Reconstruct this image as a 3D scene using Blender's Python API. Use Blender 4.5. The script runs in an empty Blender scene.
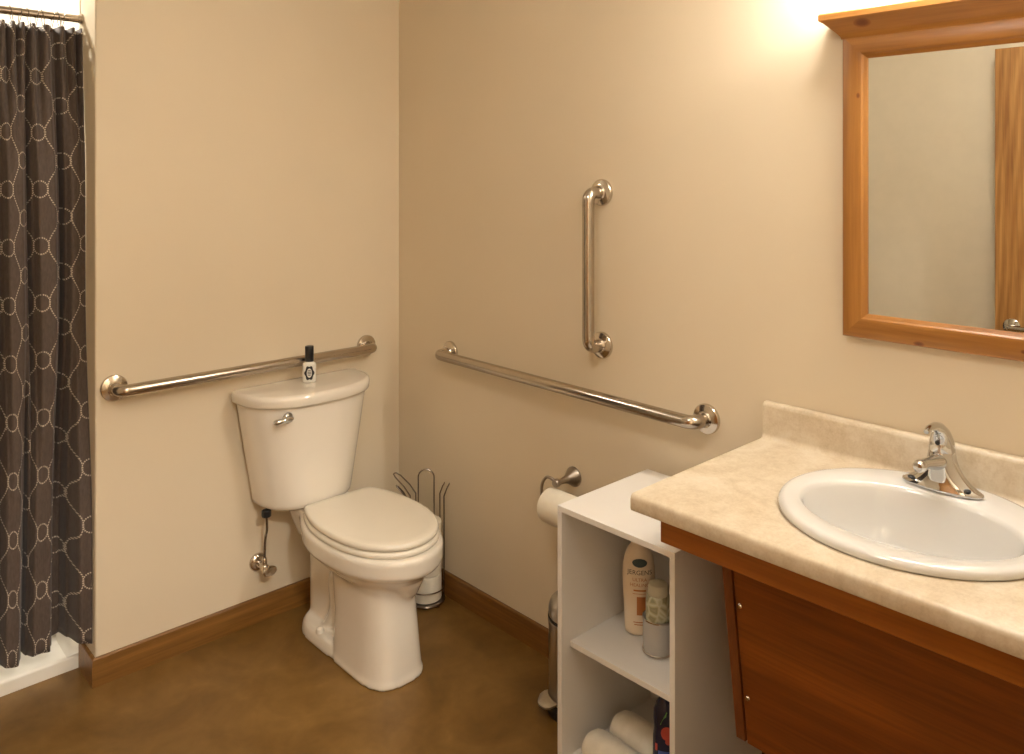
import bpy, bmesh, math, random
from mathutils import Vector, Matrix
random.seed(7)
S = bpy.context.scene
C = S.collection
PI = math.pi

# ------------------------------------------------------------------ materials
def new_mat(name):
    m = bpy.data.materials.new(name); m.use_nodes = True
    nt = m.node_tree
    return m, nt, nt.nodes['Principled BSDF']

def N(nt, kind, **kw):
    n = nt.nodes.new(kind)
    for k, v in kw.items():
        setattr(n, k, v)
    return n

def setin(node, **kw):
    for k, v in kw.items():
        node.inputs[k.replace('_', ' ')].default_value = v

def L(nt, a, b): nt.links.new(a, b)

def ramp(nt, fac, stops):
    r = N(nt, 'ShaderNodeValToRGB')
    els = r.color_ramp.elements
    while len(els) > 1: els.remove(els[-1])
    els[0].position = stops[0][0]; els[0].color = (*stops[0][1], 1)
    for p, c in stops[1:]:
        e = els.new(p); e.color = (*c, 1)
    L(nt, fac, r.inputs['Fac'])
    return r.outputs['Color']

def coords(nt, scale=(1, 1, 1)):
    tc = N(nt, 'ShaderNodeTexCoord'); mp = N(nt, 'ShaderNodeMapping')
    mp.inputs['Scale'].default_value = scale
    L(nt, tc.outputs['Object'], mp.inputs['Vector'])
    return mp.outputs['Vector']

def noise(nt, vec, scale, detail=4, rough=.55, dist=0):
    n = N(nt, 'ShaderNodeTexNoise')
    n.inputs['Scale'].default_value = scale; n.inputs['Detail'].default_value = detail
    n.inputs['Roughness'].default_value = rough; n.inputs['Distortion'].default_value = dist
    L(nt, vec, n.inputs['Vector'])
    return n.outputs['Fac']

def bump(nt, bsdf, h, strength, dist=.002):
    b = N(nt, 'ShaderNodeBump')
    b.inputs['Strength'].default_value = strength; b.inputs['Distance'].default_value = dist
    L(nt, h, b.inputs['Height']); L(nt, b.outputs['Normal'], bsdf.inputs['Normal'])

def plain(name, col, rough=.5, metal=0, coat=0, vary=.04, vscale=8):
    m, nt, b = new_mat(name)
    v = coords(nt)
    f = noise(nt, v, vscale, 3)
    lo = tuple(c*(1-vary) for c in col); hi = tuple(min(1, c*(1+vary)) for c in col)
    L(nt, ramp(nt, f, [(.3, lo), (.7, hi)]), b.inputs['Base Color'])
    setin(b, Roughness=rough, Metallic=metal)
    b.inputs['Coat Weight'].default_value = coat
    b.inputs['Coat Roughness'].default_value = .08
    return m

def paint(name, col):
    m, nt, b = new_mat(name)
    v = coords(nt)
    f = noise(nt, v, 1.3, 3)
    L(nt, ramp(nt, f, [(.3, tuple(c*.97 for c in col)), (.7, tuple(c*1.02 for c in col))]), b.inputs['Base Color'])
    setin(b, Roughness=.62)
    b.inputs['Specular IOR Level'].default_value = .35
    bump(nt, b, noise(nt, v, 170, 3), .10, .001)
    return m

def wood(name, dark, light, axis, across=14, along=1.0, rough=.38, fiber=.35, knot=None, rings=False, coat=.15):
    m, nt, b = new_mat(name)
    sc = [across]*3; sc['xyz'.index(axis)] = along
    v = coords(nt, tuple(sc))
    base = noise(nt, v, 1.6, 5, .55, .9)
    if rings:
        w = N(nt, 'ShaderNodeTexWave', wave_type='RINGS', rings_direction='XYZ'[('xyz'.index(axis)+1) % 3])
        sc2 = [5.0]*3; sc2['xyz'.index(axis)] = .75
        v3 = coords(nt, tuple(sc2))
        L(nt, v3, w.inputs['Vector'])
        w.inputs['Scale'].default_value = 2.2; w.inputs['Distortion'].default_value = 5
        w.inputs['Detail'].default_value = 3; w.inputs['Detail Scale'].default_value = 1.2
        mx = N(nt, 'ShaderNodeMix', data_type='FLOAT'); mx.inputs['Factor'].default_value = .22
        L(nt, base, mx.inputs[2]); L(nt, w.outputs['Fac'], mx.inputs[3])
        base = mx.outputs[0]
    col = ramp(nt, base, [(.28, dark), (.5, tuple((a+c)/2 for a, c in zip(dark, light))), (.68, light)])
    sc = [150]*3; sc['xyz'.index(axis)] = 5
    v2 = coords(nt, tuple(sc))
    fib = noise(nt, v2, 1, 3)
    mx = N(nt, 'ShaderNodeMix', data_type='RGBA', blend_type='MULTIPLY')
    mx.inputs['Factor'].default_value = fiber
    L(nt, col, mx.inputs[6]); L(nt, ramp(nt, fib, [(.35, (.45, .38, .3)), (.6, (1, 1, 1))]), mx.inputs[7])
    col = mx.outputs[2]
    if knot:
        tc = N(nt, 'ShaderNodeTexCoord')
        for ky, kz, ry_, rz_ in knot:
            mp = N(nt, 'ShaderNodeMapping')
            mp.inputs['Scale'].default_value = (0, 1/ry_, 1/rz_)
            mp.inputs['Location'].default_value = (0, -ky/ry_, -kz/rz_)
            L(nt, tc.outputs['Object'], mp.inputs['Vector'])
            ln_ = N(nt, 'ShaderNodeVectorMath', operation='LENGTH')
            L(nt, mp.outputs['Vector'], ln_.inputs[0])
            mk = N(nt, 'ShaderNodeMix', data_type='RGBA', blend_type='MULTIPLY'); mk.inputs['Factor'].default_value = .9
            L(nt, col, mk.inputs[6])
            L(nt, ramp(nt, ln_.outputs['Value'], [(.0, (.30, .16, .08)), (.5, (.42, .25, .14)), (.9, (.8, .68, .55)), (1, (1, 1, 1))]), mk.inputs[7])
            col = mk.outputs[2]
    L(nt, col, b.inputs['Base Color'])
    setin(b, Roughness=rough)
    b.inputs['Coat Weight'].default_value = coat; b.inputs['Coat Roughness'].default_value = .25
    bump(nt, b, fib, .12, .0006)
    return m

def metal(name, col, rough, axis=None):
    m, nt, b = new_mat(name)
    setin(b, Metallic=1.0, Roughness=rough)
    if axis:
        sc = [260]*3; sc['xyz'.index(axis)] = 6
        f = noise(nt, coords(nt, tuple(sc)), 1, 2)
        L(nt, ramp(nt, f, [(.3, tuple(c*.88 for c in col)), (.7, col)]), b.inputs['Base Color'])
        bump(nt, b, f, .05, .0004)
    else:
        f = noise(nt, coords(nt), 30, 2)
        L(nt, ramp(nt, f, [(.3, tuple(c*.96 for c in col)), (.7, col)]), b.inputs['Base Color'])
    return m

def emit(name, col, strength):
    m, nt, b = new_mat(name)
    setin(b, Roughness=.4)
    b.inputs['Base Color'].default_value = (.9, .88, .85, 1)
    b.inputs['Emission Color'].default_value = (*col, 1)
    b.inputs['Emission Strength'].default_value = strength
    return m

M = {}
M['wall'] = paint('wall_paint', (.715, .61, .455))
M['ceiling'] = paint('ceiling_paint', (.80, .74, .64))
M['surround'] = plain('shower_surround_white', (.86, .82, .74), .25, coat=.3)
M['porcelain'] = plain('bone_porcelain', (.80, .735, .635), .12, coat=.6, vary=.01)
M['seatplastic'] = plain('bone_seat_plastic', (.80, .735, .62), .22, coat=.2, vary=.01)
M['sinkwhite'] = plain('white_sink_porcelain', (.66, .645, .62), .1, coat=.6, vary=.01)
M['white_laminate'] = plain('white_melamine', (.76, .725, .68), .42, vary=.015)
M['chrome'] = metal('polished_chrome', (.62, .62, .62), .05)
M['satin'] = metal('satin_stainless', (.50, .44, .37), .22)
M['flange'] = metal('polished_stainless', (.62, .56, .49), .14)
M['nickel'] = metal('brushed_nickel', (.40, .35, .30), .30)
M['wire'] = metal('dark_chrome_wire', (.30, .26, .23), .25)
M['steel'] = metal('brushed_bin_steel', (.52, .49, .45), .28, 'z')
M['black'] = plain('black_plastic', (.012, .012, .013), .35)
M['paper'] = plain('tissue_paper', (.82, .76, .64), .95, vary=.02, vscale=60)
M['towel'] = None
M['card'] = plain('cardboard_core', (.30, .22, .14), .9)
M['mirror'] = metal('mirror_silver', (.80, .82, .80), .0)
M['oak_x'] = wood('oak_baseboard_along_back', (.165, .072, .013), (.29, .135, .030), 'x', 16, .9)
M['oak_y'] = wood('oak_baseboard_along_right', (.14, .058, .011), (.25, .112, .024), 'y', 16, .9)
KNOTS = [(.254, .693, .020, .009), (.273, .537, .0045, .007), (.145, .006, .012, .006), (-.12, .69, .012, .008), (-.05, .02, .008, .005)]
M['pine_y'] = wood('pine_frame_horizontal', (.27, .105, .017), (.43, .19, .040), 'y', 12, .8, .35, .25, knot=KNOTS)
M['pine_z'] = wood('pine_frame_vertical', (.27, .105, .017), (.43, .19, .040), 'z', 12, .8, .35, .25, knot=KNOTS)
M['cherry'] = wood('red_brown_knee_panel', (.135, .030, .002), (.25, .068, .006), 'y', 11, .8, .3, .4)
M['cherry_z'] = wood('red_brown_side_board', (.13, .035, .008), (.20, .062, .014), 'z', 11, .8, .3, .4)
M['apron'] = wood('orange_brown_apron', (.24, .070, .006), (.37, .122, .013), 'y', 12, .8, .3, .3)
M['doorwood'] = wood('oak_door', (.30, .125, .028), (.50, .25, .075), 'z', 9, .7, .4, .45, rings=True)

def floor_mat():
    m, nt, b = new_mat('mottled_brown_floor')
    v = coords(nt)
    a = noise(nt, v, 3.2, 6, .62, .8); c = noise(nt, v, 11, 5, .6, .4)
    mx = N(nt, 'ShaderNodeMix', data_type='FLOAT'); mx.inputs['Factor'].default_value = .35
    L(nt, a, mx.inputs[2]); L(nt, c, mx.inputs[3])
    col = ramp(nt, mx.outputs[0], [(.30, (.105, .053, .011)), (.46, (.165, .083, .018)), (.58, (.205, .108, .027)), (.72, (.27, .148, .043))])
    L(nt, col, b.inputs['Base Color'])
    setin(b, Roughness=.42)
    b.inputs['Specular IOR Level'].default_value = .4
    bump(nt, b, noise(nt, v, 60, 3), .05, .001)
    return m
M['floor'] = floor_mat()

def laminate():
    m, nt, b = new_mat('beige_stone_laminate')
    v = coords(nt)
    a = noise(nt, v, 7, 6, .65, 1.2); c = noise(nt, v, 45, 4, .7); s = noise(nt, v, 220, 2, .6)
    mx = N(nt, 'ShaderNodeMix', data_type='FLOAT'); mx.inputs['Factor'].default_value = .35
    L(nt, a, mx.inputs[2]); L(nt, c, mx.inputs[3])
    mx2 = N(nt, 'ShaderNodeMix', data_type='FLOAT'); mx2.inputs['Factor'].default_value = .18
    L(nt, mx.outputs[0], mx2.inputs[2]); L(nt, s, mx2.inputs[3])
    col = ramp(nt, mx2.outputs[0], [(.32, (.43, .335, .22)), (.45, (.55, .45, .32)), (.54, (.62, .53, .40)), (.68, (.68, .61, .50))])
    L(nt, col, b.inputs['Base Color'])
    setin(b, Roughness=.36)
    return m
M['laminate'] = laminate()

def towel_mat():
    m, nt, b = new_mat('white_towelling')
    v = coords(nt)
    setin(b, Roughness=.95)
    L(nt, ramp(nt, noise(nt, v, 25, 4), [(.3, (.70, .64, .53)), (.7, (.82, .76, .65))]), b.inputs['Base Color'])
    b.inputs['Sheen Weight'].default_value = .3
    bump(nt, b, noise(nt, v, 420, 2), .6, .002)
    return m
M['towel'] = towel_mat()

def curtain_mat():
    m, nt, b = new_mat('brown_curtain_stitched_rings')
    s, P, rc, w = .078, .165, .024, .0021
    uv = N(nt, 'ShaderNodeUVMap'); uv.uv_map = 'cloth'
    sp = N(nt, 'ShaderNodeSeparateXYZ'); L(nt, uv.outputs['UV'], sp.inputs[0])
    def mt(op, a, c=None, d=None):
        n = N(nt, 'ShaderNodeMath', operation=op)
        for i, x in enumerate((a, c, d)):
            if x is None: continue
            if isinstance(x, (int, float)): n.inputs[i].default_value = x
            else: L(nt, x, n.inputs[i])
        return n.outputs[0]
    U = mt('ABSOLUTE', mt('WRAP', sp.outputs[0], s, -s))
    V = mt('WRAP', sp.outputs[1], P/2, -P/2)
    V2 = mt('WRAP', mt('ADD', sp.outputs[1], P/2), P/2, -P/2)
    def ring(u, v):
        d = mt('SQRT', mt('ADD', mt('MULTIPLY', u, u), mt('MULTIPLY', v, v)))
        band = mt('LESS_THAN', mt('ABSOLUTE', mt('SUBTRACT', d, rc)), w)
        ang = mt('ARCTAN2', v, u)
        return mt('MULTIPLY', band, mt('GREATER_THAN', mt('SINE', mt('MULTIPLY', ang, 24)), -.2))
    r1 = ring(U, V); r2 = ring(mt('SUBTRACT', U, s), V2)
    cs = mt('COSINE', mt('MULTIPLY', V, 2*PI/P))
    lx = mt('SUBTRACT', s/2, mt('MULTIPLY', cs, s/2-rc+.002))
    slope = mt('SINE', mt('MULTIPLY', V, 2*PI/P))
    ww = mt('MULTIPLY', mt('SQRT', mt('ADD', 1, mt('MULTIPLY', mt('MULTIPLY', slope, slope), .45))), w*.85)
    ln = mt('LESS_THAN', mt('ABSOLUTE', mt('SUBTRACT', U, lx)), ww)
    ln = mt('MULTIPLY', ln, mt('GREATER_THAN', mt('SINE', mt('MULTIPLY', V, 2*PI/.0068)), -.2))
    tot = mt('MINIMUM', mt('ADD', mt('ADD', r1, r2), ln), 1)
    v = coords(nt, (240, 240, 60))
    cl = ramp(nt, noise(nt, v, 1, 2), [(.3, (.066, .046, .037)), (.7, (.094, .068, .056))])
    mx = N(nt, 'ShaderNodeMix', data_type='RGBA')
    L(nt, tot, mx.inputs['Factor']); L(nt, cl, mx.inputs[6]); mx.inputs[7].default_value = (.60, .52, .42, 1)
    L(nt, mx.outputs[2], b.inputs['Base Color'])
    setin(b, Roughness=.7); b.inputs['Sheen Weight'].default_value = .15
    return m
M['curtain'] = curtain_mat()
M['bulb'] = emit('warm_bulb_glass', (1.0, .965, .89), 84)
M['dome'] = emit('warm_ceiling_diffuser', (1.0, .965, .89), 34)
M['halldome'] = emit('warm_hall_diffuser', (1.0, .965, .89), 240)
M['downlight'] = emit('shower_downlight_lens', (1.0, .93, .81), 520)

# ------------------------------------------------------------------ mesh helpers
def wloc(o):
    v = Vector((0, 0, 0))
    while o:
        v += o.location; o = o.parent
    return v

def obj(name, bm, mat, parent=None, smooth=True, bevel=0, angle=35, segs=3):
    bmesh.ops.recalc_face_normals(bm, faces=bm.faces)
    me = bpy.data.meshes.new(name)
    off = wloc(parent) if parent else Vector((0, 0, 0))
    if not parent:
        bm.verts.ensure_lookup_table()
        xs = [v.co.x for v in bm.verts]; ys = [v.co.y for v in bm.verts]; zs = [v.co.z for v in bm.verts]
        off = Vector(((min(xs)+max(xs))/2, (min(ys)+max(ys))/2, min(zs)))
    bmesh.ops.translate(bm, verts=bm.verts, vec=-off)
    bm.to_mesh(me); bm.free()
    o = bpy.data.objects.new(name, me); C.objects.link(o)
    if parent: o.parent = parent
    else: o.location = off
    for mm in (mat if isinstance(mat, (list, tuple)) else [mat]): me.materials.append(mm)
    if smooth:
        me.shade_smooth()
        try: me.set_sharp_from_angle(angle=math.radians(angle))
        except Exception: pass
    if bevel:
        b = o.modifiers.new('bevel', 'BEVEL'); b.width = bevel; b.segments = segs
        b.limit_method = 'ANGLE'; b.angle_limit = math.radians(40)
        b.harden_normals = True
    return o

def thing(name, label, cat, loc, group=None):
    o = bpy.data.objects.new(name, None); C.objects.link(o)
    o.location = loc; o.empty_display_size = .05
    return tag(o, label, cat, group)

def tag(o, label, cat, group=None):
    o['label'] = label; o['category'] = cat
    if group: o['group'] = group
    return o

def struct(o, label=None):
    o['kind'] = 'structure'
    if label: o['label'] = label
    return o

def B(): return bmesh.new()

def box(bm, x0, x1, y0, y1, z0, z1):
    vs = [bm.verts.new((x, y, z)) for z in (z0, z1) for y in (y0, y1) for x in (x0, x1)]
    for f in ((0, 2, 3, 1), (4, 5, 7, 6), (0, 1, 5, 4), (1, 3, 7, 5), (3, 2, 6, 7), (2, 0, 4, 6)):
        bm.faces.new([vs[i] for i in f])
    return bm

def loft(bm, secs, cap0=True, cap1=True, closed_loop=False):
    rows = [[bm.verts.new(p) for p in s] for s in secs]
    n = len(rows[0])
    m = len(rows)
    for i in range(m if closed_loop else m-1):
        a, b = rows[i], rows[(i+1) % m]
        for j in range(n):
            k = (j+1) % n
            bm.faces.new((a[j], a[k], b[k], b[j]))
    if not closed_loop:
        if cap0: bm.faces.new(rows[0][::-1])
        if cap1: bm.faces.new(rows[-1])
    return bm

def lathe(bm, prof, c=(0, 0, 0), axis='z', seg=32, cap0=True, cap1=True, sx=1, sy=1):
    """prof: list of (radius, height) along axis from c"""
    secs = []
    for r, h in prof:
        ring = []
        for i in range(seg):
            a = 2*PI*i/seg
            u, v = r*math.cos(a)*sx, r*math.sin(a)*sy
            p = {'z': (u, v, h), 'x': (h, u, v), 'y': (u, h, v)}[axis]
            ring.append((c[0]+p[0], c[1]+p[1], c[2]+p[2]))
        secs.append(ring)
    return loft(bm, secs, cap0, cap1)

def tube(bm, pts, r, seg=12, closed=False, caps=True):
    pts = [Vector(p) for p in pts]
    n = len(pts)
    rs = r if isinstance(r, (list, tuple)) else [r]*n
    secs = []
    nrm = None
    for i in range(n):
        if closed: t = pts[(i+1) % n]-pts[i-1]
        elif i == 0: t = pts[1]-pts[0]
        elif i == n-1: t = pts[-1]-pts[-2]
        else: t = (pts[i+1]-pts[i]).normalized()+(pts[i]-pts[i-1]).normalized()
        t.normalize()
        if nrm is None:
            ref = Vector((0, 0, 1)) if abs(t.z) < .9 else Vector((1, 0, 0))
            nrm = t.cross(ref).normalized()
        else:
            nrm = (nrm-t*nrm.dot(t)).normalized()
        bn = t.cross(nrm)
        secs.append([tuple(pts[i]+nrm*rs[i]*math.cos(2*PI*k/seg)+bn*rs[i]*math.sin(2*PI*k/seg)) for k in range(seg)])
    return loft(bm, secs, caps, caps, closed_loop=closed)

def arc_path(pts, rad, n=8):
    """polyline with rounded corners"""
    pts = [Vector(p) for p in pts]
    out = [pts[0]]
    for i in range(1, len(pts)-1):
        a = (pts[i-1]-pts[i]); b = (pts[i+1]-pts[i])
        d = min(rad, a.length*.49, b.length*.49)
        p0 = pts[i]+a.normalized()*d; p1 = pts[i]+b.normalized()*d
        for k in range(n+1):
            t = k/n
            out.append((p0*(1-t)+pts[i]*t)*(1-t)+(pts[i]*(1-t)+p1*t)*t)
    out.append(pts[-1])
    return out

def superel(cx, cy, hx, hyf, hyb, z, n=48, ef=2.5, eb=2.5, e_x=None):
    """closed outline; -y is the front"""
    out = []
    for i in range(n):
        a = 2*PI*i/n
        c, s = math.cos(a), math.sin(a)
        e = eb if s > 0 else ef
        x = hx*math.copysign(abs(c)**(2/e), c)
        y = (hyb if s > 0 else hyf)*math.copysign(abs(s)**(2/e), s)
        out.append((cx+x, cy+y, z))
    return out

# ------------------------------------------------------------------ room shell
XW, YF, HC = -2.2, -2.46, 2.44      # opposite wall, front wall, ceiling
XE = -1.081                          # end of the wall behind the toilet
YA = .92                             # back of the shower alcove
struct(obj('floor', box(B(), XW-.1, .1, -4.0, YA+.1, -.06, 0), M['floor'], smooth=False), 'mottled brown floor')
struct(obj('ceiling', box(B(), XW-.1, .1, -4.0, YA+.1, HC, HC+.06), M['ceiling'], smooth=False))
struct(obj('wall_back', box(B(), XE, .1, 0, YA+.1, 0, HC), M['wall'], bevel=.006), 'cream painted wall behind the toilet')
struct(obj('wall_right', box(B(), 0, .1, YF-.12, 0, 0, HC), M['wall'], smooth=False), 'cream painted wall behind the vanity')
struct(obj('wall_left', box(B(), XW-.1, XW, -4.0, YA+.1, 0, HC), M['wall'], smooth=False))
struct(obj('wall_alcove', box(B(), XW, XE, YA, YA+.1, 0, HC), M['wall'], smooth=False))
bm = box(B(), -1.17, 0, YF-.12, YF, 0, HC); box(bm, XW, -2.1, YF-.12, YF, 0, HC); box(bm, -2.1, -1.17, YF-.12, YF, 2.06, HC)
struct(obj('wall_front', bm, M['wall'], smooth=False))
struct(obj('wall_hall', box(B(), XW, .1, -4.1, -4.0, 0, HC), M['wall'], smooth=False))
# baseboards
BH, BT = .083, .011
prof = [(0, 0), (-BT, 0), (-BT, BH-.012), (-BT+.002, BH-.004), (-BT+.006, BH), (0, BH)]
bm = B()
# along the back wall and round the corner of the wall end (mitred)
loft(bm, [[(XE+p[0], .125, p[1]) for p in prof], [(XE+p[0], p[0], p[1]) for p in prof], [(0, p[0], p[1]) for p in prof]])
struct(obj('baseboard_back', bm, M['oak_x'], angle=30), 'oak baseboard')
bm = B()
loft(bm, [[(p[0], -BT, p[1]) for p in prof], [(p[0], YF, p[1]) for p in prof]])
struct(obj('baseboard_right', bm, M['oak_y'], angle=30), 'oak baseboard')
# open door standing near the left wall, seen in the mirror
d = obj('door_1', box(B(), -2.135, -2.10, -2.36, -1.45, .01, 2.04), M['doorwood'], bevel=.002)
struct(d, 'open oak door')
bm = lathe(B(), [(.030, 0), (.033, .002), (.033, .007), (.022, .012), (.011, .014), (.011, .045)], (-2.10, -1.515, .86), 'x', 24)
tube(bm, arc_path([(-2.06, -1.515, .86), (-2.045, -1.515, .86), (-2.045, -1.63, .86)], .012), [.0105]*11, 12)
obj('door_handle', bm, M['chrome'], d)
# trims of the doorway
bm = box(B(), -1.17, -1.10, YF, YF+.016, 0, 2.13); box(bm, -2.17, -2.1, YF, YF+.016, 0, 2.13); box(bm, -2.1, -1.17, YF, YF+.016, 2.06, 2.13)
struct(obj('trim_1', bm, M['oak_y'], bevel=.002))

# ------------------------------------------------------------------ shower
xs0, xs1 = XW, XE-.001
bm = B()
p = [(.130, 0), (.130, .034), (.133, .039), (.140, .041), (.232, .043), (.246, .048), (.254, .060), (.258, .085), (.262, .140), (.272, .152), (.34, .155), (.355, .148), (.365, .05), (.91, .035), (.91, 0)]
loft(bm, [[(xs1, y, z) for y, z in p], [(xs0, y, z) for y, z in p]])
# rounded end against the wall
sec = [[(xs1, .131, .0), (xs1, .28, 0), (xs1, .28, .15), (xs1, .245, .15), (xs1, .21, .10), (xs1, .131, .05)],
       [(xs1-.012, .131, .0), (xs1-.012, .28, 0), (xs1-.012, .28, .15), (xs1-.012, .245, .15), (xs1-.012, .21, .10), (xs1-.012, .131, .045)],
       [(xs1-.04, .135, .0), (xs1-.04, .28, 0), (xs1-.04, .28, .14), (xs1-.04, .255, .14), (xs1-.04, .24, .06), (xs1-.04, .135, .040)]]
loft(bm, sec)
tag(obj('shower_pan', bm, M['surround'], angle=50), 'white low shower pan with stepped threshold under the brown curtain', 'shower pan')
bm = box(B(), XE-.003, XE-.0005, .145, YA, .158, HC-.002); box(bm, XW, XE-.003, YA-.008, YA-.0005, .158, HC-.002); box(bm, XW+.0005, XW+.008, .16, YA-.008, .158, HC-.002)
struct(obj('trim_2', bm, M['surround'], bevel=.0008), 'white shower wall panel')
ZR, YR = 1.974, .125
rod = thing('curtain_rod', 'round metal shower curtain rod spanning above the brown curtain', 'curtain rod', (-1.64, YR, ZR))
obj('rod', tube(B(), [(XW+.001, YR, ZR), (XE-.002, YR, ZR)], .0118, 20), M['satin'], rod)
for x, s in ((XE-.001, -1), (XW+.001, 1)):
    obj('end_flange', lathe(B(), [(.017, 0), (.017, s*.004), (.013, s*.008), (.0125, s*.012)], (x, YR, ZR), 'x', 24), M['satin'], rod)

def pl(knots, x):
    for (x0, y0), (x1, y1) in zip(knots, knots[1:]):
        if x <= x1:
            t = max(0, (x-x0)/(x1-x0)); t = t*t*(3-2*t)
            return y0+(y1-y0)*t
    return knots[-1][1]
K_MID = [(0, .088), (.04, .080), (.056, .100), (.066, .150), (.076, .100), (.092, .070), (.125, .070), (.139, .095), (.147, .130), (.155, .095), (.170, .068), (.198, .068), (.212, .095)]
K_BOT = [(0, .020), (.024, .030), (.040, .100), (.052, .155), (.072, .155), (.086, .100), (.098, .062), (.140, .056), (.154, .085), (.164, .150), (.172, .085), (.186, .054), (.214, .054), (.228, .085)]
def tail(dd):                       # folds further along, outside the photograph
    c = math.cos(2*PI*(dd-.19)/.077)
    return .100-.045*math.copysign(abs(c)**.6, c)
def curtain_y(dd, b1, b2):
    tph = dd/.031+.25*math.sin(dd*37)
    ct = math.cos(2*PI*tph); ct = math.copysign(abs(ct)**.7, ct)
    yt = YR+.008-.015*ct
    ym = pl(K_MID, dd) if dd < .212 else tail(dd)
    yb = pl(K_BOT, dd) if dd < .228 else tail(dd)
    y = yt*(1-b1)+ym*b1
    return y*(1-b2)+yb*b2
PH = [(0, 0), (.062, .5), (.125, 1), (.164, 1.5), (.20, 2)]
def cloth_phase(dd):
    if dd >= .20: return 2+(dd-.20)/.077
    for (x0, y0), (x1, y1) in zip(PH, PH[1:]):
        if dd <= x1: return y0+(y1-y0)*(dd-x0)/(x1-x0)
bm = B()
uvl = None
NU, NV = 520, 80
xr = XE-.002
Ltot = 1.02
us = [.156*cloth_phase(Ltot*i/NU) for i in range(NU+1)]
grid = []
zt, zb = 1.946, .117
for j in range(NV+1):
    f = j/NV
    z = zt+(zb-zt)*f
    h = (zt-z)
    b = min(1, h/.50); b = b*b*(3-2*b)
    b2 = min(1, max(0, (1.15-z)/.75)); b2 = b2*b2*(3-2*b2)
    row = []
    for i in range(NU+1):
        dd = Ltot*i/NU
        y = curtain_y(dd, b, b2)
        y += (.003*math.sin(dd*55+z*5)+.002*math.sin(z*9+dd*20))*b*min(1, dd/.05)
        x = xr-dd-.006*math.sin(z*3.1+dd*14)*b*min(1, dd/.03)
        zz = z
        if j == 0: zz = z-.006*(.5-.5*math.cos(2*PI*(dd/.031+.25*math.sin(dd*37))))
        if j == NV: zz = z+.004*math.sin(dd*60)
        row.append(bm.verts.new((x, y, zz)))
    grid.append(row)
uvl = bm.loops.layers.uv.new('cloth')
uo, vo = .0, -.139
for j in range(NV):
    for i in range(NU):
        f = bm.faces.new((grid[j][i], grid[j][i+1], grid[j+1][i+1], grid[j+1][i]))
        for lp, (jj, ii) in zip(f.loops, ((j, i), (j, i+1), (j+1, i+1), (j+1, i))):
            lp[uvl].uv = (-us[ii]+uo, zt+(zb-zt)*jj/NV+vo)
cur = obj('shower_curtain', bm, M['curtain'], angle=180)
sm = cur.modifiers.new('solid', 'SOLIDIFY'); sm.thickness = .0015
tag(cur, 'dark brown shower curtain stitched with pale dotted rings', 'shower curtain')
ring_lab = ['rightmost', 'second from the right', 'third from the right', 'fourth from the right', 'fifth from the right', 'sixth from the right', 'seventh from the right', 'eighth from the right']
def ring_bm(x, tilt):
    pts = []
    for k in range(28):
        a = 2*PI*k/28
        w = .0155 if math.sin(a) > -.2 else .011
        pts.append((x+tilt*math.sin(a)*.006, YR+w*math.cos(a), ZR-.016+.031*math.sin(a)))
    return tube(B(), pts, .0011, 8, closed=True)
r0 = None
for k, dd in enumerate((.053, .062, .080, .105, .122, .142, .165, .186)):
    x = xr-dd
    r = obj('curtain_ring', ring_bm(x, (-1)**k*.8), M['wire'])
    tag(r, 'thin wire curtain hook on the shower rod, %s' % ring_lab[k], 'curtain hook', 'wire curtain hooks')

# ------------------------------------------------------------------ grab bars
def grab_bar(label, a, b, nrm, off, r=.0175, rf=.039, bend=.05, mat='satin'):
    a, b, n = Vector(a), Vector(b), Vector(nrm)
    t = thing('grab_bar', label, 'grab bar', (a+b)/2, 'stainless grab bars')
    pts = arc_path([a+n*.001, a+n*off, b+n*off, b+n*.001], bend, 10)
    obj('bar', tube(B(), pts, r, 24), M[mat], t)
    ax = 'x' if abs(n.x) > .5 else 'y'
    sgn = n.x+n.y
    for p_ in (a, b):
        obj('flange', lathe(B(), [(rf, 0), (rf, sgn*.006), (rf-.002, sgn*.009), (rf-.010, sgn*.012), (.021, sgn*.014), (.018, sgn*.018)], tuple(p_), ax, 36), M['flange'], t)
    return t
ZB = .866
grab_bar('long stainless grab bar on the wall behind the toilet tank', (-1.030, .0, ZB), (-.150, .0, ZB), (0, -1, 0), .062)
grab_bar('long horizontal grab bar on the right wall beside the toilet', (0, -.318, ZB+.004), (0, -1.381, ZB), (-1, 0, 0), .062)
grab_bar('short vertical stainless grab bar on the right wall', (0, -1.024, 1.449), (0, -1.024, 1.003), (-1, 0, 0), .062)

# ------------------------------------------------------------------ toilet
TX = -.415
toilet = thing('toilet', 'bone coloured two piece toilet with closed lid', 'toilet', (TX, -.35, 0))
def seat_outline(cx, yb, yf, hw, bw, z, n=72, e=.86, corner=.03):
    Lh = yb-yf; ym = yb-.42*Lh
    pts = []
    for i in range(n//2+1):
        a = PI*i/(n//2)
        pts.append((cx+hw*math.cos(a), ym-(ym-yf)*math.sin(a)**e, z))
    nb = n//4
    left = []
    for i in range(1, nb+1):
        f = i/nb*.96
        left.append((cx-(hw+(bw-hw)*f**2.0), ym+(yb-ym)*f, z))
    left.append((cx-bw+.010, yb-.003, z)); left.append((cx-bw+.03, yb, z))
    pts += left
    pts += [(2*cx-p_[0], p_[1], p_[2]) for p_ in left[::-1]]
    return pts
def inset(pts, d, z):
    n = len(pts); out = []
    for i in range(n):
        t = Vector(pts[(i+1) % n])-Vector(pts[i-1]); t.z = 0
        if t.length < 1e-9: t = Vector((1, 0, 0))
        t.normalize(); nn = Vector((t.y, -t.x, 0))
        q = Vector(pts[i])+nn*d
        out.append((q.x, q.y, z))
    return out
cxs = TX+.026
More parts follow.
